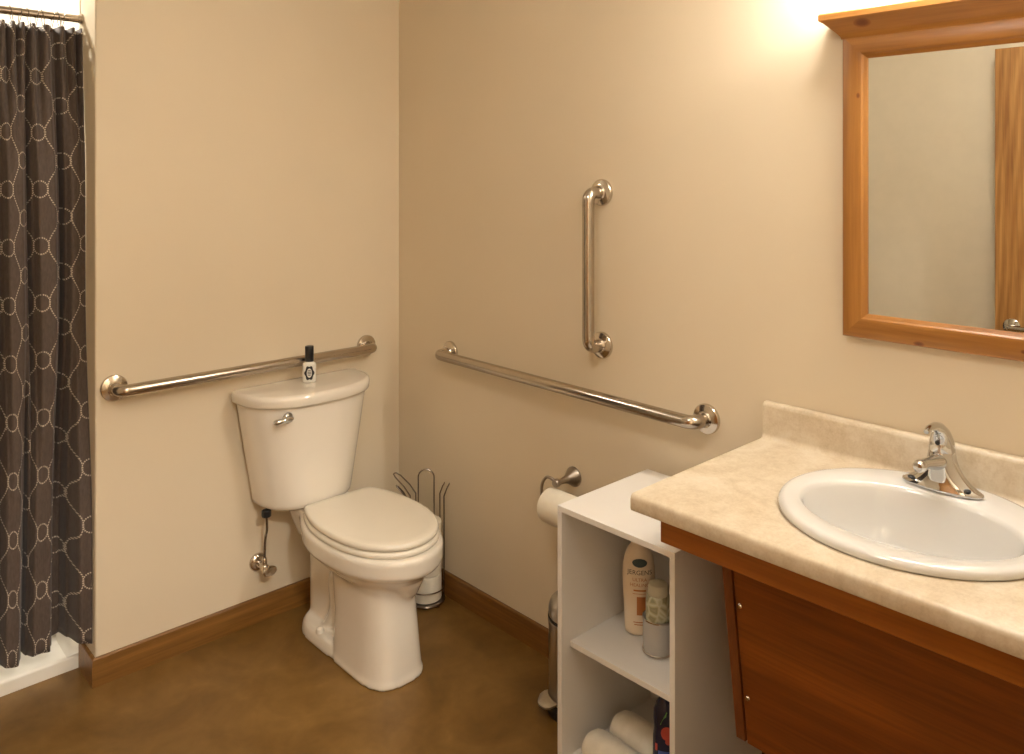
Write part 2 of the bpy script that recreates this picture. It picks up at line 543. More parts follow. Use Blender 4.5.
# bowl + pedestal: overlapping lofts fused into one porcelain body
bm = B()
def egg(z, hw, yf, yb, bw, e=.82): return seat_outline(cxs, yb, yf, hw, bw, z, e=e)
loft(bm, [egg(.245, .088, -.585, -.28, .075), egg(.27, .112, -.607, -.24, .085), egg(.295, .140, -.635, -.20, .10), egg(.318, .160, -.660, -.18, .095), egg(.330, .173, -.676, -.16, .10),
          egg(.338, .178, -.682, -.15, .105), egg(.380, .180, -.684, -.14, .105), egg(.388, .177, -.681, -.14, .103), egg(.391, .171, -.674, -.145, .10)])
# deck below the tank
loft(bm, [superel(TX+.006, -.135, .055, .10, .095, z, 40, 4, 4) for z in (.28,)]+[superel(TX+.006, -.135, .100, .12, .10, z, 40, 4, 4) for z in (.385, .39, .4085)])
# pedestal front column
def ped(z, hx, yf, yb): return superel(TX+.006, (yf+yb)/2, hx, (yb-yf)/2, (yb-yf)/2, z, 48, 3.0, 5)
loft(bm, [ped(0, .103, -.622, -.33), ped(.012, .103, -.622, -.33), ped(.022, .099, -.618, -.33), ped(.06, .0955, -.615, -.33), ped(.15, .090, -.606, -.33), ped(.26, .087, -.592, -.31), ped(.30, .10, -.60, -.29)])
# nose under the front of the bowl
loft(bm, [superel(cxs+.012, -.555, .022, .035, .03, .225, 24, 2, 2), superel(cxs+.010, -.56, .04, .055, .05, .25, 24, 2, 2), superel(cxs, -.55, .07, .085, .09, .285, 24, 2, 2)])
# rear column and foot
loft(bm, [superel(TX+.012, -.215, .056, .11, .105, z, 40, 4, 4) for z in (0, .1, .2)]+[superel(TX+.012, -.215, .060, .12, .11, z, 40, 4, 4) for z in (.3, .38)])
loft(bm, [superel(TX+.004, -.26, 0.101, .16, .145, 0, 48, 3.2, 3), superel(TX+.004, -.26, 0.101, .16, .145, .012, 48, 3.2, 3), superel(TX+.004, -.26, 0.097, .156, .141, .035, 48, 3.2, 3), superel(TX+.004, -.26, 0.087, .15, .132, .048, 48, 3.2, 3)])
# trapway bulges on both sides
for s in (-1, 1):
    tube(bm, arc_path([(TX+.01+s*.048, -.46, .16), (TX+.01+s*.043, -.37, .25), (TX+.01+s*.040, -.29, .22), (TX+.01+s*.038, -.31, .11), (TX+.01+s*.040, -.25, .03)], .09, 8), .032, 16)
body = obj('bowl', bm, M['porcelain'], toilet, angle=180)
rm = body.modifiers.new('fuse', 'REMESH'); rm.mode = 'VOXEL'; rm.voxel_size = .0052; rm.use_smooth_shade = True
sm = body.modifiers.new('soft', 'SMOOTH'); sm.factor = .5; sm.iterations = 7
for s in (-1, 1):
    obj('bolt_cap', lathe(B(), [(.013, 0), (.013, .006), (.011, .013), (.006, .017), (.001, .018)], (TX+s*.083, -.275, .046), 'z', 20), M['porcelain'], body)
# seat ring (closed under the lid) and lid
def slab(outline, z0, z1, r=.006, dome=0):
    secs = [inset(outline, -r*.8, z0), inset(outline, -r*.25, z0+r*.3), inset(outline, 0, z0+r), inset(outline, 0, z1-r), inset(outline, -r*.3, z1-r*.3), inset(outline, -r, z1)]
    cx = sum(q[0] for q in outline)/len(outline); cy = sum(q[1] for q in outline)/len(outline)
    for k in (.9, .7, .45, .2):
        last = secs[5]
        secs.append([(cx+(q[0]-cx)*k, cy+(q[1]-cy)*k, z1+dome*(1-k*k)) for q in last])
    return secs
so = seat_outline(cxs, -.190, -.663, .171, .122, .39, e=.81)
# orientation of inset must point outward for positive d: verify
tst = inset(so, .01, .39)
sgn = 1 if max(q[0] for q in tst) > max(q[0] for q in so) else -1
_in = inset
def inset(pts, d, z): return _in(pts, d*sgn, z)
outer = so
inn = [(cxs+(q[0]-cxs)*.66, -.43+(q[1]+.43)*.66, .39) for q in so]
bm = B()
loft(bm, [inset(outer, -.004, .3915), inset(outer, 0, .395), inset(outer, 0, .404), inset(outer, -.005, .4085), inset(inn, .004, .4085), inset(inn, 0, .404), inset(inn, 0, .395), inset(inn, .004, .3915)], closed_loop=True)
seat = obj('seat', bm, M['seatplastic'], toilet, angle=60)
lo = seat_outline(cxs, -.196, -.659, .168, .123, .41, e=.80)
bm = loft(B(), slab(lo, .4105, .431, .008, .004))
lid = obj('seat_lid', bm, M['seatplastic'], toilet, angle=60)
for s in (-1, 1):
    bm = lathe(B(), [(.001, -.024), (.007, -.023), (.009, -.020), (.009, .020), (.007, .023), (.001, .024)], (cxs+s*.075, -.188, .414), 'x', 16)
    obj('hinge', bm, M['seatplastic'], lid)
# tank
TKX = TX-.027
def tk(z, hx, yf, yb=-.022, ef=2.5): return superel(TKX, -.045, hx, -.045-yf, yb+.045, z, 72, ef, 9)
DZ = -.018
bm = loft(B(), [tk(z+DZ, hx-.003, yf, *yb) for z, hx, yf, *yb in ((.429, .145, -.175, -.04), (.431, .160, -.187, -.03), (.437, .1665, -.193), (.450, .1695, -.196), (.55, .187, -.204), (.66, .206, -.212), (.772, .224, -.219), (.777, .224, -.219))])
tank = obj('tank', bm, M['porcelain'], toilet, angle=50)
bm = loft(B(), [tk(z+DZ, hx-.003, yf, yb) for z, hx, yf, yb in ((.774, .224, -.222, -.012), (.777, .233, -.233, -.008), (.781, .2355, -.236, -.006), (.800, .237, -.238, -.005), (.808, .2355, -.236, -.006), (.813, .231, -.231, -.009), (.815, .222, -.222, -.016), (.8155, .15, -.16, -.03), (.8155, .03, -.11, -.04))])
tlid = obj('tank_lid', bm, M['porcelain'], toilet, angle=50)
LX, LZ = -.572, .727
bm = lathe(B(), [(.0175, 0), (.0175, -.004), (.014, -.008), (.009, -.011), (.009, -.020)], (LX, -.203, LZ), 'y', 24)
pts = [(LX+.008, -.221, LZ+.001), (LX-.007, -.224, LZ+.001), (LX-.028, -.222, LZ-.001), (LX-.046, -.216, LZ-.003), (LX-.053, -.214, LZ-.004)]
tube(bm, pts, [.006, .0095, .008, .009, .005], 14)
obj('flush_lever', bm, M['chrome'], toilet)

# small bottle on the tank lid
bx, by, bz = -.436, -.096, .7980
FA = math.radians(241)            # facing direction of labels on the tank bottle
def rot(dx, dy, a=FA+PI/2):
    return (dx*math.cos(a)-dy*math.sin(a), dx*math.sin(a)+dy*math.cos(a))
def oval(cx, cy, hx, hy, z, e=2.6, n=40, a=FA+PI/2):
    out = []
    for i in range(n):
        t = 2*PI*i/n; c, s = math.cos(t), math.sin(t)
        x = hx*math.copysign(abs(c)**(2/e), c); y = hy*math.copysign(abs(s)**(2/e), s)
        q = rot(x, y, a); out.append((cx+q[0], cy+q[1], z))
    return out
M['btl_white'] = plain('white_bottle_plastic', (.72, .68, .60), .3, coat=.2)
M['ink'] = plain('black_label_ink', (.015, .014, .015), .5)
btl = thing('spray_bottle', 'small white bottle with black cap standing on the toilet tank', 'bottle', (bx, by, bz))
bm = loft(B(), [oval(bx, by, .019, .011, bz), oval(bx, by, .0225, .0135, bz+.003), oval(bx, by, .0225, .0135, bz+.058), oval(bx, by, .021, .0125, bz+.064), oval(bx, by, .014, .010, bz+.068), oval(bx, by, .011, .009, bz+.070)])
obj('body', bm, M['btl_white'], btl)
bm = loft(B(), [oval(bx, by, .0135, .0115, bz+.0702, 2), oval(bx, by, .0145, .0125, bz+.072, 2), oval(bx, by, .0145, .0125, bz+.119, 2), oval(bx, by, .0135, .0115, bz+.122, 2)])
obj('cap', bm, M['black'], btl)
def flat_pt(u, v, off): # on the front face of the tank bottle
    q = rot(u, -.0135-off+.004*(abs(u)/.0225)**3); return (bx+q[0], by+q[1], bz+v)
bm = B()
o1, o2 = [], []
for i in range(48):
    t = 2*PI*i/48; w = 1+.10*math.cos(6*t)
    o1.append((.0155*math.cos(t)*w, .033+.0235*math.sin(t)*w)); o2.append((.0085*math.cos(t), .033+.0155*math.sin(t)))
a1 = [bm.verts.new(flat_pt(*q, .0006)) for q in o1]; a2 = [bm.verts.new(flat_pt(*q, .0006)) for q in o2]
for i in range(48):
    k = (i+1) % 48; bm.faces.new((a1[i], a1[k], a2[k], a2[i]))
for z_, w_ in ((.041, .005), (.036, .0062), (.031, .0062), (.026, .0045)):
    bm.faces.new([bm.verts.new(flat_pt(u, v, .0007)) for u, v in ((-w_, z_-.0012), (w_, z_-.0012), (w_, z_+.0012), (-w_, z_+.0012))])
o = obj('label', bm, M['ink'], btl); o['label'] = 'black ornate oval label frame'

# shut-off valve with supply hose
vx, vz = -.576, .200
val = thing('shutoff_valve', 'chrome water shut-off valve with braided hose below the toilet tank', 'valve', (vx, 0, vz))
obj('escutcheon', lathe(B(), [(.030, -.0005), (.030, -.003), (.027, -.008), (.018, -.013), (.010, -.014)], (vx, 0, vz), 'y', 28), M['flange'], val)
bm = lathe(B(), [(.008, -.012), (.008, -.035), (.012, -.037), (.012, -.065), (.009, -.067), (.006, -.072), (.006, -.082)], (vx, 0, vz), 'y', 20)
lathe(bm, [(.009, .0), (.009, .018), (.007, .022)], (vx, -.050, vz+.008), 'z', 16)
obj('valve_body', bm, M['flange'], val)
obj('handle', lathe(B(), [(.004, -.080), (.016, -.081), (.018, -.085), (.018, -.092), (.015, -.096), (.002, -.097)], (vx, 0, vz), 'y', 28, sx=1.35, sy=.9), M['flange'], val)
hx_, hy_ = -.596, -.105
obj('supply_hose', tube(B(), arc_path([(vx, -.05, vz+.025), (vx+.002, -.052, vz+.10), (vx-.012, -.095, vz+.14), (hx_, hy_, .394)], .03), .0042, 12), M['wire'], val)
obj('coupling_nut', lathe(B(), [(.014, .390), (.0155, .393), (.0155, .4085), (.013, .4110)], (hx_, hy_, 0), 'z', 10), M['black'], val, angle=20)

# ------------------------------------------------------------------ spare-roll stand in the corner
rx, ry = -.084, -.284
st = thing('toilet_roll_stand', 'dark wire stand for spare toilet rolls in the corner behind the toilet', 'roll stand', (rx, ry, 0))
R_ = .064
def circ(r, z, n=40): return [(rx+r*math.cos(2*PI*k/n), ry+r*math.sin(2*PI*k/n), z) for k in range(n)]
bm = lathe(B(), [(R_-.004, .006), (R_+.002, .006), (R_+.004, .010), (R_+.002, .014), (R_-.004, .014), (.0, .014)], (rx, ry, 0), 'z', 40, cap1=False)
for k in range(3):
    a = .6+2*PI*k/3
    lathe(bm, [(.008, 0), (.009, .002), (.008, .007)], (rx+(R_-.006)*math.cos(a), ry+(R_-.006)*math.sin(a), 0), 'z', 12)
obj('base', bm, M['wire'], st)
obj('ring', tube(B(), circ(R_, .055), .0022, 8, closed=True), M['wire'], st)
for ang, fl in ((math.radians(-8), 1), (math.radians(100), 2.5), (math.radians(152), 1.1)):
    ca, sa = math.cos(ang), math.sin(ang)
    tx_, ty_ = -sa, ca
    w = .0145
    def P_(r, s, z): return (rx+ca*r+tx_*s, ry+sa*r+ty_*s, z)
    pts = [P_(R_, -w, .008), P_(R_, -w, .36), P_(R_+.012*fl, -w, .385), P_(R_+.030*fl, -w*.9, .408), P_(R_+.036*fl, -w*.5, .415), P_(R_+.037*fl, 0, .416), P_(R_+.036*fl, w*.5, .415), P_(R_+.030*fl, w*.9, .408), P_(R_+.012*fl, w, .385), P_(R_, w, .36), P_(R_, w, .008)]
    obj('upright', tube(B(), pts, .0024, 8), M['wire'], st)
dx_, dy_ = .73, -.68
pts = []
hw = .028
for k in range(17):
    a = PI-PI*k/16
    pts.append((rx+dx_*hw*math.cos(a), ry+dy_*hw*math.cos(a), .436+.028*math.sin(a)))
pts = [(rx-dx_*hw, ry-dy_*hw, .295), (rx-dx_*hw, ry-dy_*hw, .40)]+pts+[(rx+dx_*hw, ry+dy_*hw, .40), (rx+dx_*hw, ry+dy_*hw, .295)]
hd = obj('carry_loop', tube(B(), pts+[(rx, ry, .328), (rx, ry, .328)][:0], .0024, 8), M['wire'], st)
bm = tube(B(), [(rx-dx_*hw, ry-dy_*hw, .295), (rx+dx_*hw, ry+dy_*hw, .295)], .0024, 8)
tube(bm, [(rx, ry, .014), (rx, ry, .295)], .003, 8)
obj('centre_post', bm, M['wire'], st)
def roll_bm(c, r, h, rc, axis='z'):
    bm = B()
    prof = [(rc, 0), (r-.004, 0), (r-.001, .002), (r, .006), (r, h-.006), (r-.001, h-.002), (r-.004, h), (rc, h)]
    secs = []
    for q, hh in prof:
        ring = []
        for i in range(40):
            a = 2*PI*i/40
            u, v = q*math.cos(a), q*math.sin(a)
            p_ = (u, v, hh) if axis == 'z' else (u, hh, v)
            ring.append((c[0]+p_[0], c[1]+p_[1], c[2]+p_[2]))
        secs.append(ring)
    return loft(bm, secs, closed_loop=True)
for k, lab in enumerate(('lowest', 'middle', 'uppermost')):
    r = obj('toilet_roll', roll_bm((rx, ry, .0145+.0905*k), .054, .09, .02), M['paper'])
    tag(r, 'white spare toilet roll, %s of the stack in the wire stand' % lab, 'toilet roll', 'spare rolls in the wire stand')

# ------------------------------------------------------------------ paper holder
hy, hz = -.912, .588
th = thing('paper_holder', 'brushed nickel toilet paper holder on the right wall', 'paper holder', (0, hy, hz))
obj('flange', lathe(B(), [(.030, -.0005), (.030, -.004), (.028, -.008), (.021, -.018), (.013, -.032), (.0095, -.045), (.0085, -.062), (.0085, -.072)], (0, hy, hz), 'x', 32), M['nickel'], th)
bm = lathe(B(), [(.002, -.069), (.011, -.070), (.0125, -.074), (.0125, -.082), (.010, -.086), (.002, -.087)], (0, hy, hz), 'x', 20)
hk = arc_path([(-.078, hy, hz), (-.082, hy+.018, hz+.012), (-.085, hy+.034, hz+.012), (-.088, hy+.050, hz-.010), (-.09, hy+.050, hz-.052), (-.09, hy+.02, hz-.052), (-.09, hy-.075, hz-.052)], .016, 6)
tube(bm, hk, .0048, 12)
obj('arm', bm, M['nickel'], th)
rc_z = hz-.066
bm = roll_bm((-.09, hy-.090, rc_z), .050, .112, .019, 'y')
tr = obj('toilet_roll', bm, M['paper'])
tag(tr, 'white toilet roll hanging on the nickel wall holder', 'toilet roll')
bm = B()
rows = []
for k in range(9):
    f = k/8
    zz = rc_z-.28*f
    rows.append([(-.04+.003*math.sin(f*3)+dxx, y_, zz) for dxx in (0, .0012) for y_ in ((hy-.082, hy-.05, hy-.01, hy+.028) if dxx == 0 else (hy+.028, hy-.01, hy-.05, hy-.082))])
loft(bm, rows)
obj('hanging_sheet', bm, M['paper'], tr)

# ------------------------------------------------------------------ pedal bin
cx, cy, cr = -.118, -1.036, .083
bn = thing('pedal_bin', 'small stainless pedal bin with black base beside the white shelf unit', 'bin', (cx, cy, 0))
obj('base', lathe(B(), [(cr+.004, 0), (cr+.006, .004), (cr+.006, .026), (cr+.001, .034)], (cx, cy, 0), 'z', 40), M['black'], bn)
obj('body', lathe(B(), [(cr-.002, .034), (cr, .036), (cr, .248), (cr+.002, .250), (cr+.002, .256), (cr-.001, .258)], (cx, cy, 0), 'z', 40), M['steel'], bn)
obj('lid_collar', lathe(B(), [(cr+.001, .258), (cr+.0025, .260), (cr+.0025, .264), (cr-.002, .266)], (cx, cy, 0), 'z', 40), M['black'], bn)
obj('lid', lathe(B(), [(cr-.002, .266), (cr+.001, .268), (cr+.001, .285), (cr-.005, .302), (cr-.02, .316), (cr-.05, .326), (.003, .328)], (cx, cy, 0), 'z', 40), M['steel'], bn)
pa = math.radians(158)
bm = B()
secs = []
for r_, w, z_ in ((cr+.004, .034, .048), (cr+.016, .036, .046), (cr+.030, .033, .042), (cr+.038, .024, .038)):
    ring = []
    for k in range(9):
        s = -1+2*k/8
        ring.append((r_-.010*s*s, w*s, z_+.0025))
    for k in range(9):
        s = 1-2*k/8
        ring.append((r_-.010*s*s, w*s, z_-.0025))
    secs.append([(cx+a_*math.cos(pa)-b_*math.sin(pa), cy+a_*math.sin(pa)+b_*math.cos(pa), c_) for a_, b_, c_ in ring])
obj('pedal', loft(bm, secs), M['steel'], bn)

# ------------------------------------------------------------------ white shelf unit
sx0, sx1, sy0, sy1, sz = -.395, -.042, -1.562, -1.220, .703
T = .014
sh = thing('shelf_unit', 'white open shelf unit between the toilet paper and vanity', 'shelf unit', (sx0+.19, -1.396, 0))
W = M['white_laminate']
obj('top_panel', box(B(), sx0, sx1, sy0, sy1, sz-T, sz), W, sh, bevel=.001)
obj('side_panel', box(B(), sx0, sx1, sy1-T, sy1, 0, sz-T), W, sh, bevel=.001)
obj('side_panel', box(B(), sx0, sx1, sy0, sy0+T, 0, sz-T), W, sh, bevel=.001)
obj('back_or_shade_panel', box(B(), sx1-.006, sx1, sy0+T, sy1-T, .05, sz-T), W, sh, smooth=False)
def zs(y): return .396-(y-sy0)/(sy1-sy0)*.028       # the loose shelf sits a little crooked
bm = B()
ya, yb_ = sy0+T, sy1-T
loft(bm, [[(xf, y, zs(y)-T), (sx1-.008, y, zs(y)-T), (sx1-.008, y, zs(y)), (xf, y, zs(y))] for y, xf in ((ya, sx0+.002), (yb_, sx0+.030))])
obj('shelf', bm, W, sh, bevel=.001)
obj('bottom_panel', box(B(), sx0+.001, sx1-.006, sy0+T, sy1-T, .079, .093), W, sh, bevel=.001)
obj('plinth', box(B(), sx0+.02, sx0+.034, sy0+T, sy1-T, 0, .079), W, sh, smooth=False)

# --- wrapped decoration on bottles
def text_geo(s, size):
    cu = bpy.data.curves.new('t', 'FONT'); cu.body = s; cu.size = size; cu.align_x = 'CENTER'; cu.align_y = 'CENTER'
    cu.resolution_u = 3
    o = bpy.data.objects.new('t', cu); C.objects.link(o)
    dg = bpy.context.evaluated_depsgraph_get()
    me = bpy.data.meshes.new_from_object(o.evaluated_get(dg))
    vs = [(v.co.x, v.co.y) for v in me.vertices]; fs = [tuple(p_.vertices) for p_ in me.polygons]
    bpy.data.objects.remove(o); bpy.data.curves.remove(cu); bpy.data.meshes.remove(me)
    return vs, fs
def rect_geo(w, h, n=10):
    vs, fs = [], []
    for i in range(n+1):
        x = -w/2+w*i/n
        vs += [(x, -h/2), (x, h/2)]
    for i in range(n): fs.append((2*i, 2*i+2, 2*i+3, 2*i+1))
    return vs, fs
def ell_geo(w, h, n=32):
    vs = [(0, 0)]; fs = []
    for k in (.25, .5, .75, 1):
        for i in range(n): vs.append((k*w/2*math.cos(2*PI*i/n), k*h/2*math.sin(2*PI*i/n)))
    for i in range(n): fs.append((0, 1+i, 1+(i+1) % n))
    for k in range(3):
        for i in range(n):
            j = (i+1) % n
            fs.append((1+k*n+i, 1+k*n+n+i, 1+k*n+n+j, 1+k*n+j))
    return vs, fs
def wrap(bm, geo, surf, dx=0, dz=0, off=.0009):
    vs, fs = geo
    vv = [bm.verts.new(surf(x+dx, y+dz, off)) for x, y in vs]
    for f in fs:
        try: bm.faces.new([vv[i] for i in f])
        except ValueError: pass

def bottle_surf(cx, cy, z0, prof, fa, flat):
    """oval bottle: prof (halfwidth, z); flat = depth/width; label faces direction fa"""
    def hw(z):
        for (r0_, z0_), (r1_, z1_) in zip(prof, prof[1:]):
            if z0_ <= z <= z1_ and z1_ > z0_:
                return r0_+(r1_-r0_)*(z-z0_)/(z1_-z0_)
        return prof[-1][0]
    def s(u, z, off):
        w = hw(z); d_ = w*flat
        x = max(-.98, min(.98, u/w)); y = -(d_*math.sqrt(1-x*x)+off)
        a = fa+PI/2
        return (cx+u*math.cos(a)-y*math.sin(a), cy+u*math.sin(a)+y*math.cos(a), z0+z)
    return s
def bottle_bm(cx, cy, z0, prof, fa, flat, n=44):
    return loft(B(), [oval(cx, cy, r_, r_*flat, z0+z_, 2, n, fa+PI/2) for r_, z_ in prof])
M['lotion'] = plain('cream_lotion_plastic', (.74, .62, .47), .32, coat=.15)
M['orange'] = plain('orange_label_print', (.46, .165, .045), .5)
M['teal'] = plain('dark_teal_emblem', (.035, .06, .065), .5)
M['darkprint'] = plain('dark_brown_print', (.06, .04, .03), .5)
# lotion
lx, ly, fa = -.226, -1.334, math.radians(219)
SZ = zs(ly-.03)
lt = thing('lotion_bottle', 'tall cream lotion bottle with orange print on the white shelf', 'bottle', (lx, ly, SZ))
lp = [(.028, 0), (.0325, .004), (.034, .012), (.036, .06), (.0385, .11), (.0395, .14), (.0385, .165), (.034, .188), (.027, .205), (.019, .217), (.017, .220)]
obj('body', bottle_bm(lx, ly, SZ+.0005, lp, fa, .66), M['lotion'], lt)
obj('cap', bottle_bm(lx, ly, SZ+.0205+.20, [(.019, 0), (.0205, .002), (.0200, .030), (.018, .034)], fa, .9), M['lotion'], lt)
sf = bottle_surf(lx, ly, SZ+.0005, lp, fa, .66)
bm = B(); wrap(bm, ell_geo(.036, .020), sf, .002, .178)
o = obj('emblem', bm, M['teal'], lt); o['label'] = 'dark teal oval emblem'
bm = B(); wrap(bm, text_geo('JERGENS', .0155), sf, .002, .155)
o = obj('brand_lettering', bm, M['darkprint'], lt); o['label'] = 'dark lettering across the bottle'
bm = B(); wrap(bm, text_geo('ULTRA', .0115), sf, .002, .138); wrap(bm, text_geo('HEALING', .0115), sf, .002, .125)
wrap(bm, rect_geo(.034, .0012), sf, .002, .104); wrap(bm, rect_geo(.030, .004), sf, .002, .112)
wrap(bm, rect_geo(.022, .045), sf, .006, .074)
wrap(bm, rect_geo(.026, .0022), sf, 0, .034); wrap(bm, rect_geo(.022, .0022), sf, 0, .028)
o = obj('print', bm, M['orange'], lt); o['label'] = 'orange printed label'
# grey jar with silver bands and patterned pale bottle in it
jx, jy, jr = -.268, -1.424, .0355
SZ = zs(jy-.03)
M['jargrey'] = plain('grey_glass_jar', (.40, .385, .36), .22, coat=.4)
jr_t = thing('jar', 'round grey jar with silver bands at the front of the white shelf', 'jar', (jx, jy, SZ))
bm = lathe(B(), [(jr-.003, .0005), (jr, .005), (jr, .080), (jr-.001, .082), (jr-.004, .080), (jr-.004, .060), (.0, .060)], (jx, jy, SZ), 'z', 40, cap1=False)
obj('body', bm, M['jargrey'], jr_t)
for z_ in (.002, .078):
    obj('band', lathe(B(), [(jr+.0002, z_), (jr+.0014, z_+.001), (jr+.0014, z_+.004), (jr+.0002, z_+.005)], (jx, jy, SZ), 'z', 40, False, False), M['flange'], jr_t)
def leafy():
    m, nt, b = new_mat('pale_green_leaf_print')
    v = coords(nt, (1, 1, .7))
    w = N(nt, 'ShaderNodeTexVoronoi', feature='DISTANCE_TO_EDGE'); w.inputs['Scale'].default_value = 55
    L(nt, v, w.inputs['Vector'])
    L(nt, ramp(nt, w.outputs['Distance'], [(.0, (.50, .48, .36)), (.10, (.42, .40, .26)), (.25, (.25, .23, .13)), (.5, (.34, .31, .22))]), b.inputs['Base Color'])
    setin(b, Roughness=.3)
    return m
M['leafy'] = leafy()
M['palegreen'] = plain('pale_yellow_green_cap', (.52, .48, .36), .35)
gb = thing('soap_bottle', 'pale green patterned bottle standing in the grey jar', 'bottle', (jx, jy, SZ+.0605))
obj('body', lathe(B(), [(.024, .0605), (.0275, .063), (.029, .075), (.029, .120), (.027, .130), (.024, .134)], (jx, jy, SZ), 'z', 36), M['leafy'], gb)
obj('cap', lathe(B(), [(.0235, .1342), (.0245, .136), (.0240, .150), (.021, .158), (.012, .163), (.002, .164)], (jx, jy, SZ), 'z', 36), M['palegreen'], gb)
# rolled towels in the lower compartment
def towel_roll(x, y0, y1, z, r, ph):
    bm = B(); secs = []
    n, m = 40, 26
    for j in range(m+1):
        f = j/m; y = y0+(y1-y0)*f
        e = min(f, 1-f)*m
        k = 1 if e > 4 else (.30, .72, .90, .965, .99)[int(e)]
        ring = []
        for i in range(n):
            a = 2*PI*i/n
            rr = r*k*(1+.022*math.sin(3*a+f*4+ph)+.012*math.sin(7*a+f*9))
            if .3 < ((a+ph) % (2*PI)) < .45: rr *= .955
            cz = z+r+rr*math.sin(a)
            cz = max(z+.0006, cz*1.0)
            ring.append((x+rr*math.cos(a)*1.03, y, cz))
        secs.append(ring)
    return loft(bm, secs)
t1 = obj('towel', towel_roll(-.346, -1.272, -1.520, .0935, .0415, .4), M['towel'], angle=80)
tag(t1, 'white rolled hand towel nearest the front of the lower shelf', 'towel', 'rolled towels in the white unit')
t2 = obj('towel', towel_roll(-.252, -1.280, -1.520, .0935, .044, 1.9), M['towel'], angle=80)
tag(t2, 'white rolled hand towel behind the front one on the lower shelf', 'towel', 'rolled towels in the white unit')
# navy bottle resting on the towels
M['navy'] = plain('navy_bottle_plastic', (.012, .014, .045), .25, coat=.3)
M['red'] = plain('red_label_print', (.50, .07, .05), .5)
M['green'] = plain('green_label_print', (.10, .30, .06), .5)
M['lightblue'] = plain('blue_label_print', (.05, .10, .38), .5)
nx, ny, nz, nfa = -.297, -1.464, .168, math.radians(217)
nb = thing('cleaner_bottle', 'dark navy bottle with red and green label on the rolled towels', 'bottle', (nx, ny, nz))
npf = [(.022, 0), (.026, .004), (.027, .012), (.0265, .055), (.024, .075), (.0255, .095), (.025, .115), (.019, .132), (.012, .142), (.011, .146)]
obj('body', bottle_bm(nx, ny, nz, npf, nfa, .62), M['navy'], nb)
obj('cap', bottle_bm(nx, ny, nz+.1462, [(.0125, 0), (.013, .002), (.0125, .020), (.011, .022)], nfa, 1), M['navy'], nb)
sf = bottle_surf(nx, ny, nz, npf, nfa, .62)
tri = ([(-.010, 0), (.010, 0), (.003, .016), (0, .022), (-.003, .016)], [(0, 1, 2, 3, 4)])
bm = B(); wrap(bm, ([(1.5*x, 1.4*y) for x, y in tri[0]], tri[1]), sf, .004, .088)
o = obj('leaf_print', bm, M['green'], nb); o['label'] = 'green leaf on the label'
bm = B(); wrap(bm, ell_geo(.026, .030, 14), sf, .004, .070); wrap(bm, ell_geo(.015, .014, 10), sf, .008, .052, .0011); wrap(bm, rect_geo(.005, .016, 3), sf, -.019, .036)
o = obj('flower_print', bm, M['red'], nb); o['label'] = 'red flowers on the label'
bm = B(); wrap(bm, rect_geo(.030, .016), sf, 0, .022)
o = obj('stripe', bm, M['lightblue'], nb); o['label'] = 'blue label stripe'

# ------------------------------------------------------------------ vanity
VY0, VY1 = YF+.004, -1.552
ct_prof = [(-.0015, .828), (-.525, .828), (-.529, .829), (-.531, .833), (-.5312, .852), (-.5295, .858), (-.526, .861), (-.521, .862),
           (-.032, .862), (-.025, .864), (-.0215, .869), (-.0205, .875), (-.0205, .938), (-.019, .944), (-.014, .948), (-.0015, .949)]
bm = loft(B(), [[(x, VY1, z) for x, z in ct_prof], [(x, VY0, z) for x, z in ct_prof]])
bmesh.ops.recalc_face_normals(bm, faces=bm.faces)
ct = obj('countertop', bm, M['laminate'], angle=40)
SCX, SCY, SAX, SAY = -.2505, -1.984, .2235, .236
# cut the basin hole
me = bpy.data.meshes.new('cut'); b2 = loft(B(), [[(SCX-.012+(SAX-.028)*math.cos(2*PI*k/64), SCY+(SAY-.02)*math.sin(2*PI*k/64), z) for k in range(64)] for z in (.78, .90)])
bmesh.ops.recalc_face_normals(b2, faces=b2.faces); b2.to_mesh(me); b2.free()
co = bpy.data.objects.new('cut', me); C.objects.link(co)
bo = ct.modifiers.new('hole', 'BOOLEAN'); bo.operation = 'DIFFERENCE'; bo.object = co; bo.solver = 'EXACT'
bpy.context.view_layer.update()
dg = bpy.context.evaluated_depsgraph_get()
nm = bpy.data.meshes.new_from_object(ct.evaluated_get(dg))
ct.modifiers.clear(); ct.data = nm; nm.name = 'countertop'
bpy.data.objects.remove(co); bpy.data.meshes.remove(me)
tag(ct, 'beige stone patterned laminate countertop with backsplash holding the sink', 'countertop')

